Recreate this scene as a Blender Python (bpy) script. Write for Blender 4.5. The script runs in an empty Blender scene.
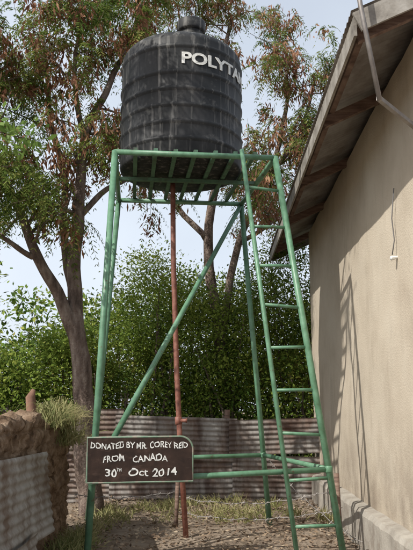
import bpy, math, random
import numpy as np
from mathutils import Vector, Matrix, noise
random.seed(7); rng=np.random.default_rng(7)
S=bpy.context.scene
COL=S.collection

# ---------------------------------------------------------------- helpers
def link(o,parent=None):
    COL.objects.link(o)
    if parent: o.parent=parent
    return o
def empty(name,loc=(0,0,0),rz=0):
    o=bpy.data.objects.new(name,None); o.location=loc; o.rotation_euler=(0,0,rz); o.empty_display_size=.2
    return link(o)
def mesh_obj(name,v,f,mat=None,parent=None,smooth=False):
    me=bpy.data.meshes.new(name); me.from_pydata([tuple(p) for p in v],[],f); me.update()
    if smooth: me.polygons.foreach_set('use_smooth',[True]*len(me.polygons))
    o=bpy.data.objects.new(name,me)
    if mat: me.materials.append(mat)
    return link(o,parent)
def np_mesh(name,V,nper,mats,midx=None,parent=None):
    n=len(V)//nper
    me=bpy.data.meshes.new(name)
    me.vertices.add(len(V)); me.vertices.foreach_set('co',np.ascontiguousarray(V,dtype=np.float32).ravel())
    me.loops.add(len(V)); me.loops.foreach_set('vertex_index',np.arange(len(V),dtype=np.int32))
    me.polygons.add(n); me.polygons.foreach_set('loop_start',np.arange(0,len(V),nper,dtype=np.int32))
    me.polygons.foreach_set('loop_total',np.full(n,nper,dtype=np.int32))
    for m in mats: me.materials.append(m)
    if midx is not None: me.polygons.foreach_set('material_index',np.asarray(midx,dtype=np.int32))
    me.update(calc_edges=True); me.validate()
    return link(bpy.data.objects.new(name,me),parent)
class MB:
    def __init__(s): s.v=[]; s.f=[]
    def tube(s,pts,rad,seg=10,cap=True):
        pts=[Vector(p) for p in pts]; n=len(pts)
        if not hasattr(rad,'__len__'): rad=[rad]*n
        base=len(s.v); up=None
        for i,p in enumerate(pts):
            d=(pts[min(i+1,n-1)]-pts[max(i-1,0)]).normalized()
            if up is None:
                up=Vector((0,0,1)) if abs(d.z)<.9 else Vector((1,0,0))
            a=d.cross(up); 
            if a.length<1e-4: a=d.cross(Vector((0,1,0)))
            a.normalize(); b=a.cross(d).normalized(); up=b
            for k in range(seg):
                t=2*math.pi*k/seg
                s.v.append(p+(a*math.cos(t)+b*math.sin(t))*rad[i])
        for i in range(n-1):
            for k in range(seg):
                k2=(k+1)%seg
                s.f.append((base+i*seg+k,base+i*seg+k2,base+(i+1)*seg+k2,base+(i+1)*seg+k))
        if cap:
            s.f.append(tuple(base+k for k in range(seg))[::-1]); s.f.append(tuple(base+(n-1)*seg+k for k in range(seg)))
    def box(s,c,size,M=None):
        b=len(s.v)
        for z in(-.5,.5):
            for y in(-.5,.5):
                for x in(-.5,.5):
                    p=Vector((x*size[0],y*size[1],z*size[2]))
                    if M: p=M@p
                    s.v.append(p+Vector(c))
        for q in((0,2,3,1),(4,5,7,6),(0,1,5,4),(2,6,7,3),(0,4,6,2),(1,3,7,5)): s.f.append(tuple(b+i for i in q))
    def beam(s,a,b,w,h):
        a=Vector(a);b=Vector(b);d=b-a;L=d.length
        M=d.to_track_quat('X','Z').to_matrix()
        s.box((a+b)/2,(L,w,h),M)
    def obj(s,name,mat,parent=None,smooth=False,bevel=0):
        o=mesh_obj(name,s.v,s.f,mat,parent,smooth)
        if bevel:
            m=o.modifiers.new('b','BEVEL'); m.width=bevel; m.segments=2
        return o
def N(nt,t,**k):
    n=nt.nodes.new(t)
    for a,b in k.items():
        if a in n.inputs.keys(): n.inputs[a].default_value=b
        else: setattr(n,a,b)
    return n
def mat(name,cols,scale=5,stretch=(1,1,1),rough=.8,bump=.2,bscale=40,metal=0,detail=6,pos=None,bdist=.01,translucent=0,island=False,spec=.5):
    m=bpy.data.materials.new(name); m.use_nodes=True; nt=m.node_tree; L=nt.links
    B=nt.nodes['Principled BSDF']; B.inputs['Roughness'].default_value=rough; B.inputs['Metallic'].default_value=metal
    B.inputs['Specular IOR Level'].default_value=spec
    tc=N(nt,'ShaderNodeTexCoord'); mp=N(nt,'ShaderNodeMapping'); mp.inputs['Scale'].default_value=stretch
    L.new(tc.outputs['Object'],mp.inputs['Vector'])
    nz=N(nt,'ShaderNodeTexNoise',Scale=scale,Detail=detail,Roughness=.62); L.new(mp.outputs['Vector'],nz.inputs['Vector'])
    fac=nz.outputs['Fac']
    if island:
        g=N(nt,'ShaderNodeNewGeometry'); mx=N(nt,'ShaderNodeMath',operation='MULTIPLY_ADD')
        mx.inputs[1].default_value=.5; L.new(g.outputs['Random Per Island'],mx.inputs[0])
        mm=N(nt,'ShaderNodeMath',operation='MULTIPLY_ADD'); mm.inputs[1].default_value=1.3; mm.inputs[2].default_value=-.4
        L.new(nz.outputs['Fac'],mm.inputs[0]); L.new(mm.outputs[0],mx.inputs[2]); fac=mx.outputs[0]
    r=N(nt,'ShaderNodeValToRGB'); e=r.color_ramp.elements
    n=len(cols); ps=pos or [.3+.4*i/(max(n-1,1)) for i in range(n)]
    e[0].position=ps[0]; e[0].color=(*cols[0],1); e[1].position=ps[-1]; e[1].color=(*cols[-1],1)
    for i in range(1,n-1):
        x=e.new(ps[i]); x.color=(*cols[i],1)
    L.new(fac,r.inputs['Fac']); L.new(r.outputs['Color'],B.inputs['Base Color'])
    if bump:
        bn=N(nt,'ShaderNodeTexNoise',Scale=bscale,Detail=5); L.new(tc.outputs['Object'],bn.inputs['Vector'])
        bp=N(nt,'ShaderNodeBump',Strength=bump,Distance=bdist); L.new(bn.outputs['Fac'],bp.inputs['Height']); L.new(bp.outputs['Normal'],B.inputs['Normal'])
    if translucent:
        t=N(nt,'ShaderNodeBsdfTranslucent'); L.new(r.outputs['Color'],t.inputs['Color'])
        ms=N(nt,'ShaderNodeMixShader'); ms.inputs[0].default_value=translucent
        L.new(B.outputs[0],ms.inputs[1]); L.new(t.outputs[0],ms.inputs[2]); L.new(ms.outputs[0],nt.nodes['Material Output'].inputs['Surface'])
    return m
def overlay(m,col,scale,stretch,lo,hi,amount=1,seed=0,zfade=None):
    nt=m.node_tree;L=nt.links;B=nt.nodes['Principled BSDF']; src=B.inputs['Base Color'].links[0].from_socket
    tc=N(nt,'ShaderNodeTexCoord');mp=N(nt,'ShaderNodeMapping');mp.inputs['Scale'].default_value=stretch;mp.inputs['Location'].default_value=(seed,seed*2,seed)
    L.new(tc.outputs['Object'],mp.inputs['Vector']); nz=N(nt,'ShaderNodeTexNoise',Scale=scale,Detail=8,Roughness=.65);L.new(mp.outputs['Vector'],nz.inputs['Vector'])
    mr=N(nt,'ShaderNodeMapRange'); mr.inputs['From Min'].default_value=lo;mr.inputs['From Max'].default_value=hi;mr.inputs['To Max'].default_value=amount
    L.new(nz.outputs['Fac'],mr.inputs['Value']); fac=mr.outputs[0]
    if zfade:
        sp=N(nt,'ShaderNodeSeparateXYZ');L.new(tc.outputs['Object'],sp.inputs[0]); m2=N(nt,'ShaderNodeMapRange')
        m2.inputs['From Min'].default_value=zfade[0];m2.inputs['From Max'].default_value=zfade[1];m2.inputs['To Min'].default_value=1;m2.inputs['To Max'].default_value=0
        L.new(sp.outputs['Z'],m2.inputs['Value']); mu=N(nt,'ShaderNodeMath',operation='MULTIPLY');L.new(fac,mu.inputs[0]);L.new(m2.outputs[0],mu.inputs[1]);fac=mu.outputs[0]
    mx=N(nt,'ShaderNodeMix',data_type='RGBA'); L.new(fac,mx.inputs[0]); L.new(src,mx.inputs[6]); mx.inputs[7].default_value=(*col,1)
    L.new(mx.outputs[2],B.inputs['Base Color'])

# ---------------------------------------------------------------- materials
M_green=mat('green_paint',[(.09,.06,.04),(.075,.165,.095),(.105,.22,.135),(.15,.29,.19)],scale=9,pos=[.27,.34,.5,.72],rough=.42,bump=.15,bscale=60,bdist=.004,spec=.4)
overlay(M_green,(.13,.075,.045),22,(1,1,1),.61,.71,.8,3)
M_greend=mat('green_paint_dark',[(.05,.06,.04),(.06,.13,.08),(.09,.18,.12)],scale=9,rough=.6,bump=.15)
M_red=mat('red_oxide_pipe',[(.10,.03,.02),(.20,.075,.05),(.28,.13,.095)],scale=14,rough=.6,bump=.15)
M_tank=mat('black_polyethylene',[(.008,.009,.010),(.014,.015,.016),(.03,.03,.031),(.07,.068,.063)],scale=2.6,stretch=(1.6,1.6,.4),pos=[.3,.48,.62,.82],rough=.58,bump=.12,bscale=14,bdist=.01,spec=.3)
overlay(M_tank,(.30,.29,.27),7,(2.2,2.2,.12),.53,.76,.7,4)
overlay(M_tank,(.26,.25,.23),3.5,(1,1,1),.58,.80,.6,9)
M_white=mat('white_paint',[(.45,.45,.42),(.78,.78,.75)],scale=30,rough=.7,bump=0)
M_signb=mat('sign_board_paint',[(.016,.010,.008),(.034,.020,.015),(.085,.05,.038)],scale=6,pos=[.3,.55,.85],rough=.7,bump=.1,spec=.2)
overlay(M_signb,(.17,.11,.085),5,(1,1,3),.55,.80,.5,2)
M_stucco=mat('tan_stucco',[(.38,.315,.245),(.465,.40,.315),(.505,.44,.35),(.54,.48,.39)],scale=1.1,pos=[.2,.42,.55,.75],rough=.95,bump=.5,bscale=60,bdist=.01,spec=.1)
overlay(M_stucco,(.29,.24,.185),2.2,(1,1,.35),.52,.74,.5,5)
overlay(M_stucco,(.20,.16,.125),2.5,(1,1.2,.8),.35,.62,.8,8,zfade=(.3,1.4))
overlay(M_stucco,(.22,.18,.14),9,(1,3,.12),.60,.78,.4,12)
M_plinth=mat('cement_plinth',[(.24,.215,.18),(.40,.37,.32)],scale=4,rough=.95,bump=.5,bscale=50)
overlay(M_plinth,(.17,.13,.10),5,(1,1,1),.48,.7,.7,3)
M_roof=mat('corrugated_roof',[(.16,.13,.11),(.30,.28,.26),(.42,.41,.40)],scale=3,rough=.55,metal=.3,bump=.1)
M_timber=mat('weathered_timber',[(.06,.035,.025),(.16,.10,.075),(.24,.17,.13)],scale=6,stretch=(1,1,6),rough=.85,bump=.3)
M_fascia=mat('fascia_board',[(.12,.105,.09),(.24,.22,.19),(.36,.34,.31)],scale=5,rough=.8,bump=.3)
M_sheet=mat('rusty_iron_sheet',[(.09,.045,.03),(.17,.12,.095),(.24,.22,.20),(.32,.31,.29)],scale=2.4,stretch=(1,1,.6),pos=[.3,.42,.55,.75],rough=.65,metal=.15,bump=.1)
overlay(M_sheet,(.07,.045,.035),4,(1.5,1,.3),.44,.62,.85,6)
M_sheet2=mat('grey_iron_sheet',[(.11,.075,.05),(.22,.20,.175),(.31,.30,.28),(.40,.39,.37)],scale=2.0,stretch=(1,1,1),pos=[.25,.38,.55,.75],rough=.7,metal=.1,bump=.2)
overlay(M_sheet2,(.12,.08,.055),4,(1,1,.5),.45,.62,.9,2)
M_mud=mat('mud_wall',[(.06,.04,.027),(.14,.095,.063),(.23,.165,.115),(.31,.24,.175)],scale=5,rough=1,bump=1,bscale=18,bdist=.04,spec=.05)
M_bark=mat('bark',[(.06,.045,.037),(.16,.12,.10),(.29,.24,.20)],scale=9,stretch=(1,1,.35),rough=1,bump=.9,bscale=30,bdist=.03,spec=.1)
M_leaf=mat('feathery_leaf',[(.055,.095,.02),(.11,.17,.032),(.21,.24,.06),(.28,.20,.08)],scale=.9,rough=.6,bump=0,translucent=.42,island=True,spec=.12,pos=[.1,.42,.70,.92])
M_leafb=mat('broad_leaf',[(.025,.05,.010),(.065,.12,.02),(.15,.21,.035),(.25,.27,.055),(.20,.11,.045)],scale=.7,rough=.65,bump=0,translucent=.2,island=True,spec=.1,pos=[.1,.36,.58,.80,.98])
M_leafl=mat('light_leaf',[(.08,.13,.02),(.17,.24,.04),(.29,.33,.07)],scale=.9,rough=.6,bump=0,translucent=.35,island=True,spec=.1,pos=[.15,.5,.85])
M_leafy=mat('fresh_leaf',[(.10,.18,.04),(.20,.29,.07)],scale=.8,rough=.5,bump=0,translucent=.4,island=True,spec=.2,pos=[.2,.8])
M_pod=mat('seed_pod',[(.12,.05,.03),(.27,.13,.075),(.42,.25,.15)],scale=1,rough=.7,bump=0,translucent=.25,island=True,pos=[.15,.5,.85],spec=.15)
M_grass=mat('dry_grass',[(.12,.15,.04),(.27,.26,.10),(.42,.36,.19)],scale=1,rough=.7,bump=0,translucent=.3,island=True,pos=[.15,.5,.85])
M_ground=mat('dirt',[(.13,.10,.075),(.24,.19,.145),(.33,.275,.22)],scale=1.6,rough=1,bump=.8,bscale=25,bdist=.03,spec=.05)
M_litter=mat('dead_leaves',[(.09,.055,.035),(.22,.155,.10),(.38,.31,.22)],scale=3,rough=.9,bump=0,island=True,pos=[.15,.5,.85])
M_wire=mat('galvanised_wire',[(.16,.14,.13),(.30,.28,.26)],scale=9,rough=.5,metal=.4,bump=0)
M_cable=mat('grey_cable',[(.10,.10,.10),(.16,.15,.15)],scale=9,rough=.6,bump=0)

# ---------------------------------------------------------------- ground
n=150; xs=np.linspace(-1,1,n); w=np.sign(xs)*(np.abs(xs)**3*180+np.abs(xs)*12)
v=[];f=[]
for j in range(n):
    for i in range(n):
        x=w[i]; y=w[j]+8
        z=.05*noise.noise(Vector((x*.7,y*.7,0)))+.02*noise.noise(Vector((x*3,y*3,2)))-.03
        v.append((x,y,z))
for j in range(n-1):
    for i in range(n-1): a=j*n+i; f.append((a,a+1,a+n+1,a+n))
mesh_obj('ground',v,f,M_ground,smooth=True)

# ---------------------------------------------------------------- tank stand
FLt,FRt,BRt,BLt=[Vector(p) for p in((-.986,6.94,4.1),(.756,7.12,4.1),(.47,8.86,4.1),(-1.166,8.68,4.1))]
FLb,FRb,BRb,BLb=[Vector(p) for p in((-1.12,6.72,-.15),(1.33,6.88,-.15),(.80,9.0,-.15),(-1.50,8.95,-.15))]
def at(a,b,z): return a+(b-a)*((z-a.z)/(b.z-a.z))
stand=empty('tank_stand',(0,0,0))
m=MB(); R=.034
for t,b in((FLt,FLb),(FRt,FRb),(BRt,BRb),(BLt,BLb)): m.tube([b,t+Vector((0,0,.01))],R,14)
m.obj('legs',M_green,stand,True)
m=MB(); r2=.027
for a,b in((FLt,FRt),(FRt,BRt),(BRt,BLt),(BLt,FLt)): m.tube([a,b],R*.9,12)
m.obj('platform_frame',M_green,stand,True)
m=MB()
fl,fr,br,bl=at(FLt,FLb,.70),at(FRt,FRb,.80),at(BRt,BRb,.80),at(BLt,BLb,.74)
for a,b in((fl,fr),(fr,br),(br,bl),(bl,fl)): m.tube([a,b],r2,12)
m.obj('lower_rails',M_green,stand,True)
m=MB()
m.tube([BRt+Vector((-.02,-.03,-.05)),Vector((-.90,6.74,1.10))],.03,12)
m.obj('diagonal_brace',M_green,stand,True)
m=MB()
for i in range(1,8):
    t=i/8
    a=FLt.lerp(FRt,t)+Vector((0,.0,.045)); b=BLt.lerp(BRt,t)+Vector((0,0,.045))
    m.beam(a,b,.045,.03)
m.beam(FLt.lerp(BLt,.5)+Vector((0,0,.0)),FRt.lerp(BRt,.5)+Vector((0,0,0)),.05,.04)
m.obj('platform_slats',M_greend,stand)
m=MB()
for p in(fl,fr,br,bl):
    m.tube([p+Vector((0,0,-.035)),p+Vector((0,0,-.02)),p+Vector((0,0,.02)),p+Vector((0,0,.035))],[.034,.041,.041,.034],12)
m.obj('weld_collars',M_green,stand,True)
lad=empty('ladder')
m=MB()
I_t=FLt.lerp(FRt,.79)+Vector((0,-.05,0)); I_b=Vector((.875,6.80,-.15))
m.tube([I_b,I_t+Vector((-.005,0,.06))],.024,12)
m.obj('inner_rail',M_green,lad,True)
m=MB()
for k in range(9):
    z=.28+k*.43; dz=.012*math.sin(k*4.1)
    m.tube([at(I_t,I_b,z+dz),at(FRt,FRb,z-dz)],.017,10)
m.obj('rungs',M_green,lad,True)

# ---------------------------------------------------------------- water tank
tank=empty('water_tank',(-.31,7.9,4.175))
H=1.41
prof=[(0,0.0),(.69,0.0),(.728,.015),(.738,.04)]
for z0 in(.19,.39,.59,.79,.99,1.31):
    prof+=[(.738,z0-.04),(.741,z0-.032),(.753,z0-.012),(.755,z0+.006),(.742,z0+.024),(.738,z0+.032)]
for k in range(0,21):
    a=k/20*math.pi/2
    prof.append((.738*math.cos(a)**.42 if k<20 else .0, H+.195*math.sin(a)**1.2))
seg=96; v=[];f=[]
for (r,z) in prof:
    for k in range(seg):
        t=2*math.pi*k/seg
        dd=.006*noise.noise(Vector((math.cos(t)*1.6,math.sin(t)*1.6,z*2)))*(r>.5)
        v.append(((r+dd)*math.cos(t),(r+dd)*math.sin(t),z))
for i in range(len(prof)-1):
    for k in range(seg):
        k2=(k+1)%seg; f.append((i*seg+k,i*seg+k2,(i+1)*seg+k2,(i+1)*seg+k))
mesh_obj('tank_body',v,f,M_tank,tank,True)
def lathe(name,pr,c,matl,par,seg=40):
    v=[];f=[]
    for r,z in pr:
        for k in range(seg): t=2*math.pi*k/seg; v.append((c[0]+r*math.cos(t),c[1]+r*math.sin(t),z))
    for i in range(len(pr)-1):
        for k in range(seg): k2=(k+1)%seg; f.append((i*seg+k,i*seg+k2,(i+1)*seg+k2,(i+1)*seg+k))
    return mesh_obj(name,v,f,matl,par,True)
lathe('filler_neck',[(.21,H+.14),(.165,H+.20),(.15,H+.30),(.15,H+.49)],(.115,0),M_tank,tank)
lathe('filler_lid',[(.15,H+.47),(.178,H+.48),(.182,H+.50),(.182,H+.60),(.176,H+.62),(.15,H+.63),(.10,H+.65),(0,H+.655)],(.115,0),M_tank,tank)
def text_mesh(s,size,offset=0,extrude=.001):
    c=bpy.data.curves.new('t','FONT'); c.body=s; c.size=size; c.offset=offset; c.extrude=extrude; c.resolution_u=4
    o=bpy.data.objects.new('t',c); COL.objects.link(o)
    dg=bpy.context.evaluated_depsgraph_get()
    me=bpy.data.meshes.new_from_object(o.evaluated_get(dg)); bpy.data.objects.remove(o)
    return me
me=text_mesh('POLYTANK',.19,.006,.003)
xs_=[q.co.x for q in me.vertices]; w0=max(xs_)-min(xs_)
for q in me.vertices:
    x=(q.co.x-min(xs_))/w0*1.22; th=math.radians(-88)+x/.742
    r=.747+q.co.z; y=q.co.y
    q.co=(r*math.cos(th),r*math.sin(th),1.085+y*1.0)
me.name='brand_lettering'; me.materials.append(M_white)
link(bpy.data.objects.new('lettering',me),tank)

# ---------------------------------------------------------------- sign
yaw=math.radians(4.5)
sign=empty('donation_sign',(-1.125,6.635,.70),yaw)
sign.rotation_euler=(0,math.radians(-.6),yaw)
W_,H_=1.0,.415; rc=.12
out=[(0,0),(W_,0)]
for k in range(9):
    a=k/8*math.pi/2; out.append((W_-rc+rc*math.cos(a),H_-rc+rc*math.sin(a)))
out.append((0,H_))
v=[(x,-.006,z) for x,z in out]+[(x,.006,z) for x,z in out]; nn=len(out)
f=[tuple(range(nn)),tuple(range(2*nn-1,nn-1,-1))]+[(i,i+nn,(i+1)%nn+nn,(i+1)%nn) for i in range(nn)]
mesh_obj('board',v,f,M_signb,sign)
m=MB()
rim=[(x,0,z) for x,z in out]; m.tube(rim+[rim[0]],.010,8,False)
m.obj('rim',mat('sign_rim_paint',[(.07,.14,.09),(.14,.20,.14),(.28,.20,.17)],scale=12,rough=.6,bump=0),sign,True)
def sline(s,x0,x1,z,size,seed):
    me=text_mesh(s,size,.0010,.0008)
    xs=[q.co.x for q in me.vertices]; a,b=min(xs),max(xs)
    for q in me.vertices:
        x=x0+(q.co.x-a)/(b-a)*(x1-x0); y=q.co.y
        d=noise.noise_vector(Vector((x*55,y*55,seed)))*.0035
        ci=math.floor(x*24); hs=1+.14*math.sin(ci*2.7+seed)
        q.co=(x+d.x+.12*y*math.sin(ci*1.9+seed),-.0085-q.co.z,z+y*hs+d.y+.007*math.sin(x*19+seed))
    me.materials.append(M_white); link(bpy.data.objects.new('lettering',me),sign)
sline('DONATED BY MR. COREY REID',.03,.955,.312,.078,1)
sline('FROM   CANADA',.15,.76,.19,.084,2)
sline('30   Oct 2014',.17,.85,.055,.096,5)
sline('TH',.275,.325,.10,.04,3)

# ---------------------------------------------------------------- water pipe
wp=empty('water_pipe')
m=MB()
m.tube([(-.415,8.0,4.15),(-.40,7.98,3.2),(-.345,7.95,1.8),(-.30,7.93,1.0),(-.22,7.9,-.1)],.031,12)
m.obj('riser',M_red,wp,True)
m=MB()
for z,x in((1.25,-.315),):
    m.tube([(x,7.94,z-.045),(x-.002,7.94,z-.04),(x-.006,7.945,z+.04),(x-.006,7.945,z+.045)],[.03,.041,.041,.03],12)
m.tube([(-.315,7.94,1.25),(-.24,7.90,1.25),(-.22,7.90,1.25)],[.02,.02,.028],8)
m.obj('couplings',M_red,wp,True)

# ---------------------------------------------------------------- building
b=empty('stucco_house',(0,0,0),math.radians(-.8))
X0,X1,Y0,Y1=1.6,6.4,4.85,11.4
sl=math.tan(math.radians(25)); EX,EZ=1.0,4.06
def rz(x):
    xm=(X0+X1)/2
    return EZ+sl*((x if x<xm else 2*xm-x)-EX)
xm=(X0+X1)/2
v=[];f=[];ny,nz=90,60
for j in range(nz+1):
    for i in range(ny+1):
        y=Y0+(Y1-Y0)*i/ny; z=-.1+(rz(X0)+.1)*j/nz
        v.append((X0+.016*noise.noise(Vector((y*1.3,z*1.3,0)))+.005*noise.noise(Vector((y*6,z*6,0))) if 0<i<ny else X0,y,z))
for j in range(nz):
    for i in range(ny):
        a=j*(ny+1)+i; f.append((a,a+ny+1,a+ny+2,a+1))
mesh_obj('side_wall',v,f,M_stucco,b,True)
v=[];f=[]
for y in(Y0,Y1):
    k=len(v); v+=[(X0,y,-.1),(X1,y,-.1),(X1,y,rz(X1)),(xm,y,rz(xm)),(X0,y,rz(X0))]; f.append(tuple(range(k,k+5)))
v+=[(X1,Y0,-.1),(X1,Y1,-.1),(X1,Y1,rz(X1)),(X1,Y0,rz(X1))]; f.append((10,11,12,13))
mesh_obj('other_walls',v,f,M_stucco,b)
v=[];f=[];nyp=120
for i in range(nyp+1):
    y=Y0-.08+(Y1-Y0+.16)*i/nyp; w1=.02*noise.noise(Vector((y*3,1,0))); w2=.02*noise.noise(Vector((y*9,5,0)))
    v+=[(X0-.13+w1*.5,y,-.15),(X0-.13+w1+w2*.4,y,.33+w2*.5),(X0-.105+w1,y,.375+w1*.5+w2*.4),(X0+.03,y,.40+w1*.5)]
for i in range(nyp):
    for k in range(3): a=i*4+k; f.append((a,a+1,a+5,a+4))
f.append((0,3,2,1)); a=nyp*4; f.append((a,a+1,a+2,a+3))
mesh_obj('plinth',v,f,M_plinth,b)
RY0,RY1=4.42,12.25
v=[];f=[];ny=int((RY1-RY0)/.0126)
cols=[EX-.03,xm,2*xm-EX+.03]
for i in range(ny+1):
    y=RY0+(RY1-RY0)*i/ny
    for x in cols: v.append((x,y,rz(x)+.125+.011*math.sin(y*2*math.pi/.076)))
for i in range(ny):
    for k in range(2): a=i*3+k; f.append((a,a+1,a+4,a+3))
mesh_obj('roof_sheets',v,f,M_roof,b,True)
m=MB()
for y in(4.60,6.15,7.95,9.75,11.55):
    m.beam((EX+.03,y,rz(EX+.03)+.0),(xm-.02,y,rz(xm-.02)),.05,.10)
    m.beam((2*xm-EX-.03,y,rz(EX+.03)),(xm+.02,y,rz(xm-.02)),.05,.10)
m.obj('rafters',M_timber,b)
m=MB()
for x in(EX+.12,X0+.25,X0+1.1,xm-.15):
    m.beam((x,RY0+.03,rz(x)+.083),(x,RY1-.03,rz(x)+.083),.05,.055)
m.obj('purlins',M_timber,b)
m=MB()
m.box((EX,(RY0+RY1)/2,rz(EX)+.01),(.022,RY1-RY0-.04,.15))
for y in(RY0+.012,RY1-.012):
    m.beam((EX+.012,y,rz(EX)+.035),(xm,y,rz(xm)+.035),.022,.15)
    m.beam((2*xm-EX,y,rz(EX)+.035),(xm,y,rz(xm)+.035),.022,.15)
m.obj('fascia',M_fascia,b)
p=empty('service_pole')
m=MB(); m.tube([(.97,4.30,5.2),(1.075,4.30,4.15),(1.175,4.30,3.44)],.017,10); m.obj('mast',M_wire,p,True)
m=MB(); m.beam((1.165,4.30,3.46),(1.72,4.90,3.40),.03,.03); m.obj('bracket',M_wire,p)
c=empty('wall_cable')
m=MB(); pts=[(1.655,5.75,3.3),(1.65,5.85,3.05),(1.66,5.84,2.85),(1.64,5.86,2.72)]; m.tube(pts,.005,6)
m.tube([(1.66,5.0,3.5),(1.65,5.1,3.2),(1.655,5.12,2.9),(1.65,5.2,2.5)],.007,6); m.obj('wire',M_cable,c,True)
m=MB(); m.tube([(1.69,5.86,2.70),(1.63,5.86,2.69),(1.62,5.86,2.69)],[.012,.022,.012],10); m.obj('insulator',M_white,c)

# ---------------------------------------------------------------- left mud wall
def lump_box(name,x0,x1,y0,y1,h,matl,top=.12,seed=0,nx=7,ny=70,nz=30,par=None):
    v=[];f=[];idx={}
    def P(i,j,k):
        key=(i,j,k)
        if key in idx: return idx[key]
        x=x0+(x1-x0)*i/nx;y=y0+(y1-y0)*j/ny; hh=h+top*noise.noise(Vector((y*2.1,x*2,seed)))+top*.6*noise.noise(Vector((y*7,x*5,seed)))
        z=-.1+(hh+.1)*k/nz
        d=noise.noise_vector(Vector((x*3,y*3,z*4+seed)))*.05+noise.noise_vector(Vector((x*9,y*9,z*12+seed)))*.03+noise.noise_vector(Vector((x*25,y*25,z*28+seed)))*.018
        zw=z+.02*noise.noise(Vector((y*2,0,9))); row=math.floor(zw/.17); g=abs(((zw/.17)%1)-.5)*2; g2=abs(((y/.34+.5*(row%2))%1)-.5)*2
        if i in(0,nx): d.x-=(.02 if (g>.84 or g2>.93) else 0)*(1 if i==nx else -1)
        idx[key]=len(v); v.append((x+d.x,y+d.y,z+d.z*.5)); return idx[key]
    for j in range(ny):
        for k in range(nz):
            f.append((P(0,j,k),P(0,j,k+1),P(0,j+1,k+1),P(0,j+1,k))); f.append((P(nx,j,k),P(nx,j+1,k),P(nx,j+1,k+1),P(nx,j,k+1)))
    for i in range(nx):
        for k in range(nz):
            f.append((P(i,0,k),P(i+1,0,k),P(i+1,0,k+1),P(i,0,k+1))); f.append((P(i,ny,k),P(i,ny,k+1),P(i+1,ny,k+1),P(i+1,ny,k)))
        for j in range(ny): f.append((P(i,j,nz),P(i+1,j,nz),P(i+1,j+1,nz),P(i,j+1,nz)))
    return mesh_obj(name,v,f,matl,par,True)
lump_box('mud_wall',-2.1,-1.62,3.5,8.3,1.27,M_mud,top=.16,seed=3,nz=72,ny=180)
def corr(mb,o,ux,uz,L,Hh,pitch=.076,amp=.011,axis='x',wob=.0):
    o=Vector(o);ux=Vector(ux).normalized();uz=Vector(uz).normalized();nn=ux.cross(uz)
    na=int((L if axis=='x' else Hh)/pitch*6); nb_=8; base=len(mb.v)
    for i in range(na+1):
        a=i/na
        for k in range(nb_+1):
            c_=k/nb_; s,t=(a,c_) if axis=='x' else (c_,a)
            w=amp*math.sin(a*na/6*2*math.pi)+wob*noise.noise(Vector((s*L*1.5,t*Hh*1.5,o.x)))
            mb.v.append(o+ux*s*L+uz*t*Hh+nn*w)
    for i in range(na):
        for k in range(nb_):
            q=base+i*(nb_+1)+k; mb.f.append((q,q+1,q+nb_+2,q+nb_+1))
m=MB(); corr(m,(-1.47,3.9,.30),(0,1,-.02),(-.09,0,1),2.9,.74,axis='z',wob=.04,amp=.008)
corr(m,(-1.43,3.8,-.12),(0.01,1,0),(-.05,0,1),2.3,.47,axis='z',wob=.04,amp=.008)
m.obj('iron_sheet_panel',M_sheet2,None,True)
m=MB(); m.tube([(-1.80,7.1,1.1),(-1.79,7.1,1.35),(-1.81,7.1,1.50),(-1.78,7.1,1.58)],[.06,.055,.05,.02],9)
m.obj('timber_post',mat('red_timber',[(.12,.06,.04),(.25,.14,.09)],scale=9,rough=.9),None,True)
fe=empty('corrugated_iron_fence')
m=MB()
for i,(x,z,l,h,tl) in enumerate([(-3.3,-.05,1.9,.72,.0),(-1.5,0,2.0,.62,.01),(.4,-.03,2.1,.70,-.02),(-3.0,.66,1.7,.70,.01),(-1.42,.62,1.9,.66,-.03),(.35,.66,2.0,.54,.03),(-4.6,.1,1.5,1.3,0)]):
    corr(m,(x,10.9-.012*i,z),(1,.02,tl),(0,.02*(i%3-1),1),l,h,axis='z',wob=.05)
m.obj('sheets',M_sheet,fe,True)
m=MB()
for x in(-3.1,-1.4,.3,2.0): m.tube([(x,11.05,-.1),(x+.03,11.05,1.36)],.045,8)
m.obj('posts',M_timber,fe,True)
bw=empty('barbed_wire_fence')
m=MB(); mb2=MB()
for (a,bb,sag) in[((-.35,8.6,.34),(1.45,7.6,.55),.12),((-.35,8.6,.16),(1.45,7.6,.34),.1),((.78,8.8,.75),(1.5,6.9,.12),.08),((-1.9,8.5,.42),(-.35,8.6,.40),.08)]:
    a=Vector(a);bb=Vector(bb);pts=[]
    for k in range(15):
        t=k/14; q=a.lerp(bb,t); q.z-=sag*4*t*(1-t); q.z+=.012*math.sin(k*2.3); pts.append(q)
        if 0<k<14:
            mb2.tube([q+Vector((-.012,0,.025)),q+Vector((.012,0,-.025))],.003,4); mb2.tube([q+Vector((.02,.0,.018)),q+Vector((-.02,0,-.018))],.003,4)
    m.tube(pts,.0045,6)
m.obj('strands',M_wire,bw,True); mb2.obj('barbs',M_wire,bw)
m=MB(); m.tube([(-.37,8.6,-.1),(-.35,8.6,.55)],.025,8); m.tube([(1.42,7.6,-.1),(1.40,7.6,.7)],.028,8); m.obj('stakes',M_timber,bw,True)

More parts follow.
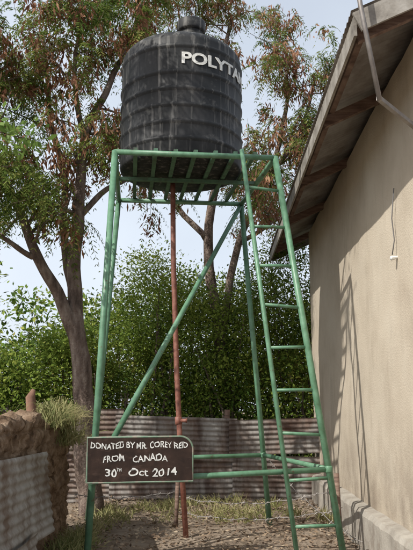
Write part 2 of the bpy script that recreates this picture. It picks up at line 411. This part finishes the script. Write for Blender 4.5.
# ---------------------------------------------------------------- foliage helpers
def unit(a): return a/np.maximum(np.linalg.norm(a,axis=1,keepdims=True),1e-6)
def diamonds(C,U,Vv,L,Wd):
    L=np.asarray(L).reshape(-1,1); Wd=np.asarray(Wd).reshape(-1,1)
    A=C; B_=C+U*L*.45+Vv*Wd*.5; Cc=C+U*L; D=C+U*L*.45-Vv*Wd*.5
    return np.stack([A,B_,Cc,D],axis=1).reshape(-1,3)
def rand_dirs(n,bias=(0,0,0)): return unit(rng.normal(size=(n,3))+np.array(bias))
def fronds(base,dirs,length,npair=8,ll=.085,lw=.027):
    out=[]
    n=len(base); D=unit(dirs); side=unit(np.cross(D,np.array([0,0,1.0]))+rng.normal(size=(n,3))*.15)
    for k in range(npair):
        t=(k+1)/npair
        P=base+D*(length*t)[:,None]+np.array([0,0,-1.0])*(.95*length*t*t)[:,None]
        T=unit(D+np.array([0,0,-1.0])*(1.9*t))
        for s in(-1,1):
            U=unit(side*s+T*.55+np.array([0,0,-.45])+rng.normal(size=(n,3))*.12)
            V2=unit(T+rng.normal(size=(n,3))*.2)
            out.append(diamonds(P,U,V2,ll*(1-.4*abs(t-.5))*rng.uniform(.8,1.2,n),np.full(n,lw)))
    return np.concatenate(out)
def make_tree(name,limbs,seed,leafdens=1.0,podfrac=.3,sub=1.0):
    rr=random.Random(seed); wood=MB(); tips=[]
    def grow(p,d,L,r,lev):
        pts=[p.copy()];rs=[r];dd=d.normalized(); n=5
        for k in range(n):
            dd=(dd+Vector((rr.gauss(0,.22),rr.gauss(0,.22),rr.gauss(.03,.18)))).normalized()
            pts.append(pts[-1]+dd*L/n); rs.append(max(r*(1-.75*(k+1)/n),.003))
        wood.tube(pts,rs,6 if lev<1 else 8,False)
        if lev>0:
            for k in range(1,n+1):
                for _ in range(1 if k<3 else 2):
                    if rr.random()<.85:
                        nd=(dd*.6+Vector((rr.gauss(0,.7),rr.gauss(0,.7),rr.gauss(.1,.5)))).normalized()
                        grow(pts[k],nd,L*rr.uniform(.4,.65),rs[k]*.7,lev-1)
        else:
            for k in(2,3,4,5): tips.append((pts[k],dd))
    for (pts,r0,r1,spawn) in limbs:
        P=[Vector(q) for q in pts]
        Q=[];nseg=len(P)-1
        for i in range(nseg):
            p0=P[max(i-1,0)];p1=P[i];p2=P[i+1];p3=P[min(i+2,nseg)]
            for k in range(6):
                t=k/6; Q.append(.5*((2*p1)+(-p0+p2)*t+(2*p0-5*p1+4*p2-p3)*t*t+(-p0+3*p1-3*p2+p3)*t**3))
        Q.append(P[-1]); nQ=len(Q)
        Q=[q+noise.noise_vector(q*1.7)*.05 if 0<i<nQ-1 else q for i,q in enumerate(Q)]
        rs=[r0+(r1-r0)*i/(nQ-1) for i in range(nQ)]
        wood.tube(Q,[x*(1+.10*noise.noise(Vector((i*.9,seed,0)))) for i,x in enumerate(rs)],14)
        if spawn<1:
            st=int(nQ*spawn)
            for i in range(st,nQ):
                for _ in range(2 if i>nQ-3 else 1):
                    if rr.random()<.62*sub or i==nQ-1:
                        d=(Q[i]-Q[max(i-2,0)]).normalized() if i else Vector((0,0,1))
                        nd=(d*.5+Vector((rr.gauss(0,.8),rr.gauss(0,.7),rr.gauss(.05,.45)))).normalized()
                        grow(Q[i],nd,rr.uniform(.7,1.35),max(rs[i]*.4,.012),1)
    root=empty(name)
    wood.obj('trunk_and_limbs',M_bark,root,True)
    tp=np.array([t[0] for t in tips]); td=np.array([t[1] for t in tips])
    cl=np.array([noise.noise(Vector(t)*1.1+Vector((seed,0,0))) for t in tp])
    r_=rng.random(len(tp)); podm=(cl>.28-podfrac)&(r_<.5)
    keep=rng.random(len(tp))<leafdens*np.where(cl>.28-podfrac,.85,1.15)
    lp,ldr=tp[keep],td[keep]
    k=3; bp=np.repeat(lp,k,0)+rng.normal(size=(len(lp)*k,3))*.04
    dr=np.repeat(ldr,k,0)*.4+rng.normal(size=(len(lp)*k,3))*[.8,.8,.35]
    V=fronds(bp,dr,rng.uniform(.2,.38,len(bp)))
    np_mesh('foliage',V,4,[M_leaf],parent=root)
    sel=tp[podm]
    if len(sel):
        k=20; c=np.repeat(sel,k,0)+rng.normal(size=(len(sel)*k,3))*[.075,.075,.095]-np.array([0,0,.08])
        U=rand_dirs(len(c),(0,0,-2.4)); Vv=unit(np.cross(U,rand_dirs(len(c))))
        np_mesh('seed_pods',diamonds(c,U,Vv,rng.uniform(.09,.18,len(c)),np.full(len(c),.035)),4,[M_pod],parent=root)
    return root
Yt=9.6
make_tree('tree',[
 ([(-1.56,Yt,-.1),(-1.64,Yt,.8),(-1.74,Yt,1.7),(-1.83,Yt,2.4),(-1.93,Yt+.1,3.2),(-1.88,Yt,4.35),(-1.80,Yt,5.44),(-1.5,Yt+.1,6.25),(-1.1,Yt+.2,7.3)],.175,.03,.6),
 ([(-1.76,Yt,1.95),(-1.86,Yt-.02,2.4),(-2.1,Yt-.1,2.9),(-2.4,Yt-.2,3.55),(-2.75,Yt-.3,4.35),(-3.1,Yt-.3,5.0),(-3.6,Yt-.2,6.3)],.115,.03,.5),
 ([(-2.42,Yt-.2,3.5),(-2.75,Yt-.5,3.65),(-3.2,Yt-.9,3.85)],.045,.02,.6),
 ([(-1.9,Yt,4.1),(-1.5,Yt+.2,4.6),(-1.0,Yt+.5,5.0),(-.5,Yt+.8,5.5)],.05,.02,.45),
 ([(-1.87,Yt,2.7),(-2.12,Yt+.3,3.8),(-2.2,Yt+.3,4.9),(-2.45,Yt+.3,6.0),(-2.6,Yt+.3,7.2)],.075,.025,.45),
 ([(-1.8,Yt,5.3),(-2.0,Yt-.1,6.2),(-1.9,Yt-.2,7.4)],.05,.02,.3),
 ([(-3.1,Yt-.3,5.0),(-3.2,Yt-1.6,6.0),(-2.7,Yt-3.0,6.8),(-1.7,Yt-3.9,7.1),(-.9,Yt-4.3,7.2)],.06,.02,.5),  # limb out of view, added to throw dappled shade on the house wall
],11,leafdens=.78,podfrac=.30,sub=.92)
make_tree('tree',[
 ([(.3,12.6,-.1),(.35,12.6,1.6),(.2,12.6,3.0),(0,12.5,4.5),(.3,12.3,6.2),(.2,12.3,7.6),(.5,12.3,9.0)],.15,.03,.6),
 ([(.26,12.6,2.6),(.6,12.5,4.4),(1.1,12.4,5.6),(1.5,12.4,6.8),(1.6,12.4,8.2)],.08,.03,.35),
 ([(.6,12.5,4.4),(1.3,12.5,4.9),(1.9,12.5,5.7)],.05,.02,.3),
 ([(1.1,12.4,5.6),(1.8,12.3,6.6),(2.1,12.3,7.7)],.05,.02,.2),
 ([(0,12.5,4.5),(-.9,12.3,5.6),(-1.3,12.3,7.0),(-1.2,12.2,8.6)],.06,.02,.5),
],23,leafdens=.66,podfrac=.50,sub=1.0)

def leafcloud(name,lobes,n,size=(.07,.13),matl=M_leafb,stems=True,lump=.35,per=90,flat=(1,1,.63)):
    root=empty(name); vol=np.array([l[3]*l[4]*l[5] for l in lobes])**.67; cnt=(vol/vol.sum()*n).astype(int); Cs=[];Ns=[]
    for l,c in zip(lobes,cnt):
        nc=max(8,c//per); d=rand_dirs(nc,(0,-.25,.15)); rad=rng.uniform(.45,1.08,nc)**.7
        cc=np.array(l[:3])+d*rad[:,None]*np.array(l[3:6])
        i=rng.integers(0,nc,c); off=rng.normal(size=(c,3))*np.array(flat)*.19*lump/.35
        p=cc[i]+off; Cs.append(p); Ns.append(unit(off)+d[i]*.4)
    C=np.concatenate(Cs); Dd=np.concatenate(Ns); ok=C[:,2]>.02; C=C[ok]; Dd=Dd[ok]; k=len(C)
    U=unit(Dd*.7+rng.normal(size=(k,3))*.6+np.array([0,0,-.25])); nn=unit(rng.normal(size=(k,3))*.7+np.array([-.3,-.5,1.0])); Vv=unit(np.cross(U,nn))
    L=rng.uniform(size[0],size[1],k)
    np_mesh('foliage',diamonds(C,U,Vv,L,L*.45),4,[matl],parent=root)
    if stems:
        m=MB(); rr=random.Random(len(lobes))
        for l in lobes:
            for _ in range(4):
                a=Vector((l[0]+rr.uniform(-.3,.3),l[1],-.05)); e=Vector((l[0]+rr.uniform(-.7,.7)*l[3],l[1]+rr.uniform(-.6,.6)*l[4],l[2]+rr.uniform(0,.7)*l[5]))
                mid=a.lerp(e,.5)+Vector((rr.uniform(-.2,.2),rr.uniform(-.2,.2),.1)); m.tube([a,mid,e],[.035,.025,.008],6)
        m.obj('stems',M_bark,root,True)
    return root
leafcloud('shrub',[(-1.6,13.2,2.0,1.3,.9,1.6),(-.2,13.4,2.4,1.4,1,1.7),(1.2,13.2,2.2,1.3,.9,1.8),(2.4,13.6,2.0,1.2,.9,1.7),(.5,12.2,1.3,1.3,.6,1.1),(-1.2,12.2,1.2,1.1,.6,1.0),(1.8,12.0,1.2,.8,.5,1.1)],80000,size=(.045,.10))
leafcloud('shrub',[(-3.6,11.5,1.5,1.3,.8,1.0),(-4.8,11.0,1.7,1.2,.9,1.2),(-2.6,12.2,1.7,1.0,.8,1.1)],28000,size=(.045,.10))
leafcloud('shrub',[(-.9,12.2,3.1,.8,.5,1.2),(.2,12.0,2.4,.8,.4,1.1),(1.5,12.3,3.3,.8,.5,1.3)],23000,size=(.04,.085),matl=M_leafl,per=60,lump=.3)
leafcloud('shrub',[(-2.3,11.6,1.9,.7,.4,.9),(-3.4,11.0,1.5,.8,.4,.8)],9000,size=(.05,.11),matl=M_leafl,per=50,lump=.35)
leafcloud('background_foliage',[(x,19+2*math.sin(x),2.2+.7*math.sin(x*1.7),2.3,1.5,2.2+.6*math.cos(x)) for x in range(-14,15,2)],40000,size=(.12,.24),lump=.6)
leafcloud('overhanging_branch',[(-2.05,6.2,4.05,.28,.3,.12),(-1.75,6.1,3.9,.22,.2,.10)],170,size=(.08,.14),matl=M_leafy,stems=False,lump=.2)
m=MB(); m.tube([(-2.9,6.3,4.2),(-2.3,6.2,4.1),(-1.7,6.1,3.9)],[.02,.012,.005],6); m.obj('twig',M_bark,bpy.data.objects['overhanging_branch'],True)

def grass(name,bases,n,L,spread=.5,droop=.5):
    b=np.array(bases)[rng.integers(0,len(bases),n)]+rng.normal(size=(n,3))*[.07,.12,.02]
    d=unit(rng.normal(size=(n,3))*[spread,spread,.25]+np.array([0,0,.9])); side=unit(np.cross(d,np.array([0,1.0,.1])))
    l=rng.uniform(L*.5,L,n)[:,None]; q=[]
    prev=b; wd=.006
    for k in range(4):
        t=(k+1)/4; p=b+d*l*t+np.array([0,0,-1.0])*l*droop*t*t
        w0=wd*(1-k/4.2); w1=wd*(1-(k+1)/4.2)
        q.append(np.stack([prev-side*w0,prev+side*w0,p+side*w1,p-side*w1],axis=1).reshape(-1,3)); prev=p
    return np_mesh(name,np.concatenate(q),4,[M_grass])
grass('grass_tuft',[(-1.66,7.6,1.26),(-1.60,7.9,1.2),(-1.6,7.3,1.22),(-1.56,7.8,1.0)],700,.85,.38,.8)
gb=[(random.uniform(-1.5,1.6),random.uniform(8.8,10.7),0) for _ in range(26)]+[(random.uniform(-1.45,-1.2),random.uniform(6,8.5),0) for _ in range(14)]
grass('grass',gb,1900,.3,.5,.4)
k=9000; C=np.stack([rng.uniform(-2,1.9,k),rng.uniform(4.5,11,k),rng.uniform(.0,.035,k)],1)
U=rand_dirs(k)*[1,1,.25]; U=unit(U); Vv=unit(np.cross(U,rand_dirs(k,(0,0,2.5))))
np_mesh('leaf_litter',diamonds(C,U,Vv,rng.uniform(.03,.08,k),rng.uniform(.012,.035,k)),4,[M_litter])

# ---------------------------------------------------------------- light, sky, camera
ld=Vector((.55,.47,-.69)).normalized()
sun=bpy.data.lights.new('sun','SUN'); sun.energy=5.0; sun.angle=math.radians(.5); sun.color=(1,.96,.89)
so=bpy.data.objects.new('sun',sun); so.rotation_euler=ld.to_track_quat('-Z','Y').to_euler(); link(so)
W=bpy.data.worlds.new('World'); S.world=W; W.use_nodes=True; nt=W.node_tree
sk=nt.nodes.new('ShaderNodeTexSky'); sk.sky_type='NISHITA'; sk.sun_disc=False
sd=-ld; sk.sun_elevation=math.asin(sd.z); sk.sun_rotation=math.atan2(sd.x,sd.y)
sk.air_density=1.0; sk.dust_density=5.0; sk.ozone_density=1.5
tc=N(nt,'ShaderNodeTexCoord'); nz=N(nt,'ShaderNodeTexNoise',Scale=2.2,Detail=5); nt.links.new(tc.outputs['Generated'],nz.inputs['Vector'])
mr=N(nt,'ShaderNodeMapRange'); mr.inputs['From Min'].default_value=.3; mr.inputs['From Max'].default_value=.7; mr.inputs['To Min'].default_value=.5; mr.inputs['To Max'].default_value=.72
nt.links.new(nz.outputs['Fac'],mr.inputs['Value'])
sp=N(nt,'ShaderNodeSeparateXYZ'); nt.links.new(tc.outputs['Generated'],sp.inputs[0])
mh=N(nt,'ShaderNodeMapRange'); mh.inputs['From Min'].default_value=.0; mh.inputs['From Max'].default_value=.6; mh.inputs['To Min'].default_value=.35; mh.inputs['To Max'].default_value=-.06
nt.links.new(sp.outputs['Z'],mh.inputs['Value'])
ad=N(nt,'ShaderNodeMath',operation='ADD',use_clamp=True); nt.links.new(mr.outputs[0],ad.inputs[0]); nt.links.new(mh.outputs[0],ad.inputs[1])
mx=N(nt,'ShaderNodeMix',data_type='RGBA'); nt.links.new(ad.outputs[0],mx.inputs[0]); nt.links.new(sk.outputs[0],mx.inputs[6]); mx.inputs[7].default_value=(7.3,7.95,8.8,1)
bg=nt.nodes['Background']; bg.inputs['Strength'].default_value=.13; nt.links.new(mx.outputs[2],bg.inputs['Color'])
cam=bpy.data.cameras.new('camera'); cam.sensor_fit='VERTICAL'; cam.sensor_height=36; cam.lens=36*680/550; cam.clip_end=600
co=bpy.data.objects.new('camera',cam); co.location=(0,0,1.4); co.rotation_euler=(math.radians(101),0,0); link(co); S.camera=co
S.view_settings.view_transform='Standard'; S.view_settings.look='None'; S.view_settings.exposure=0
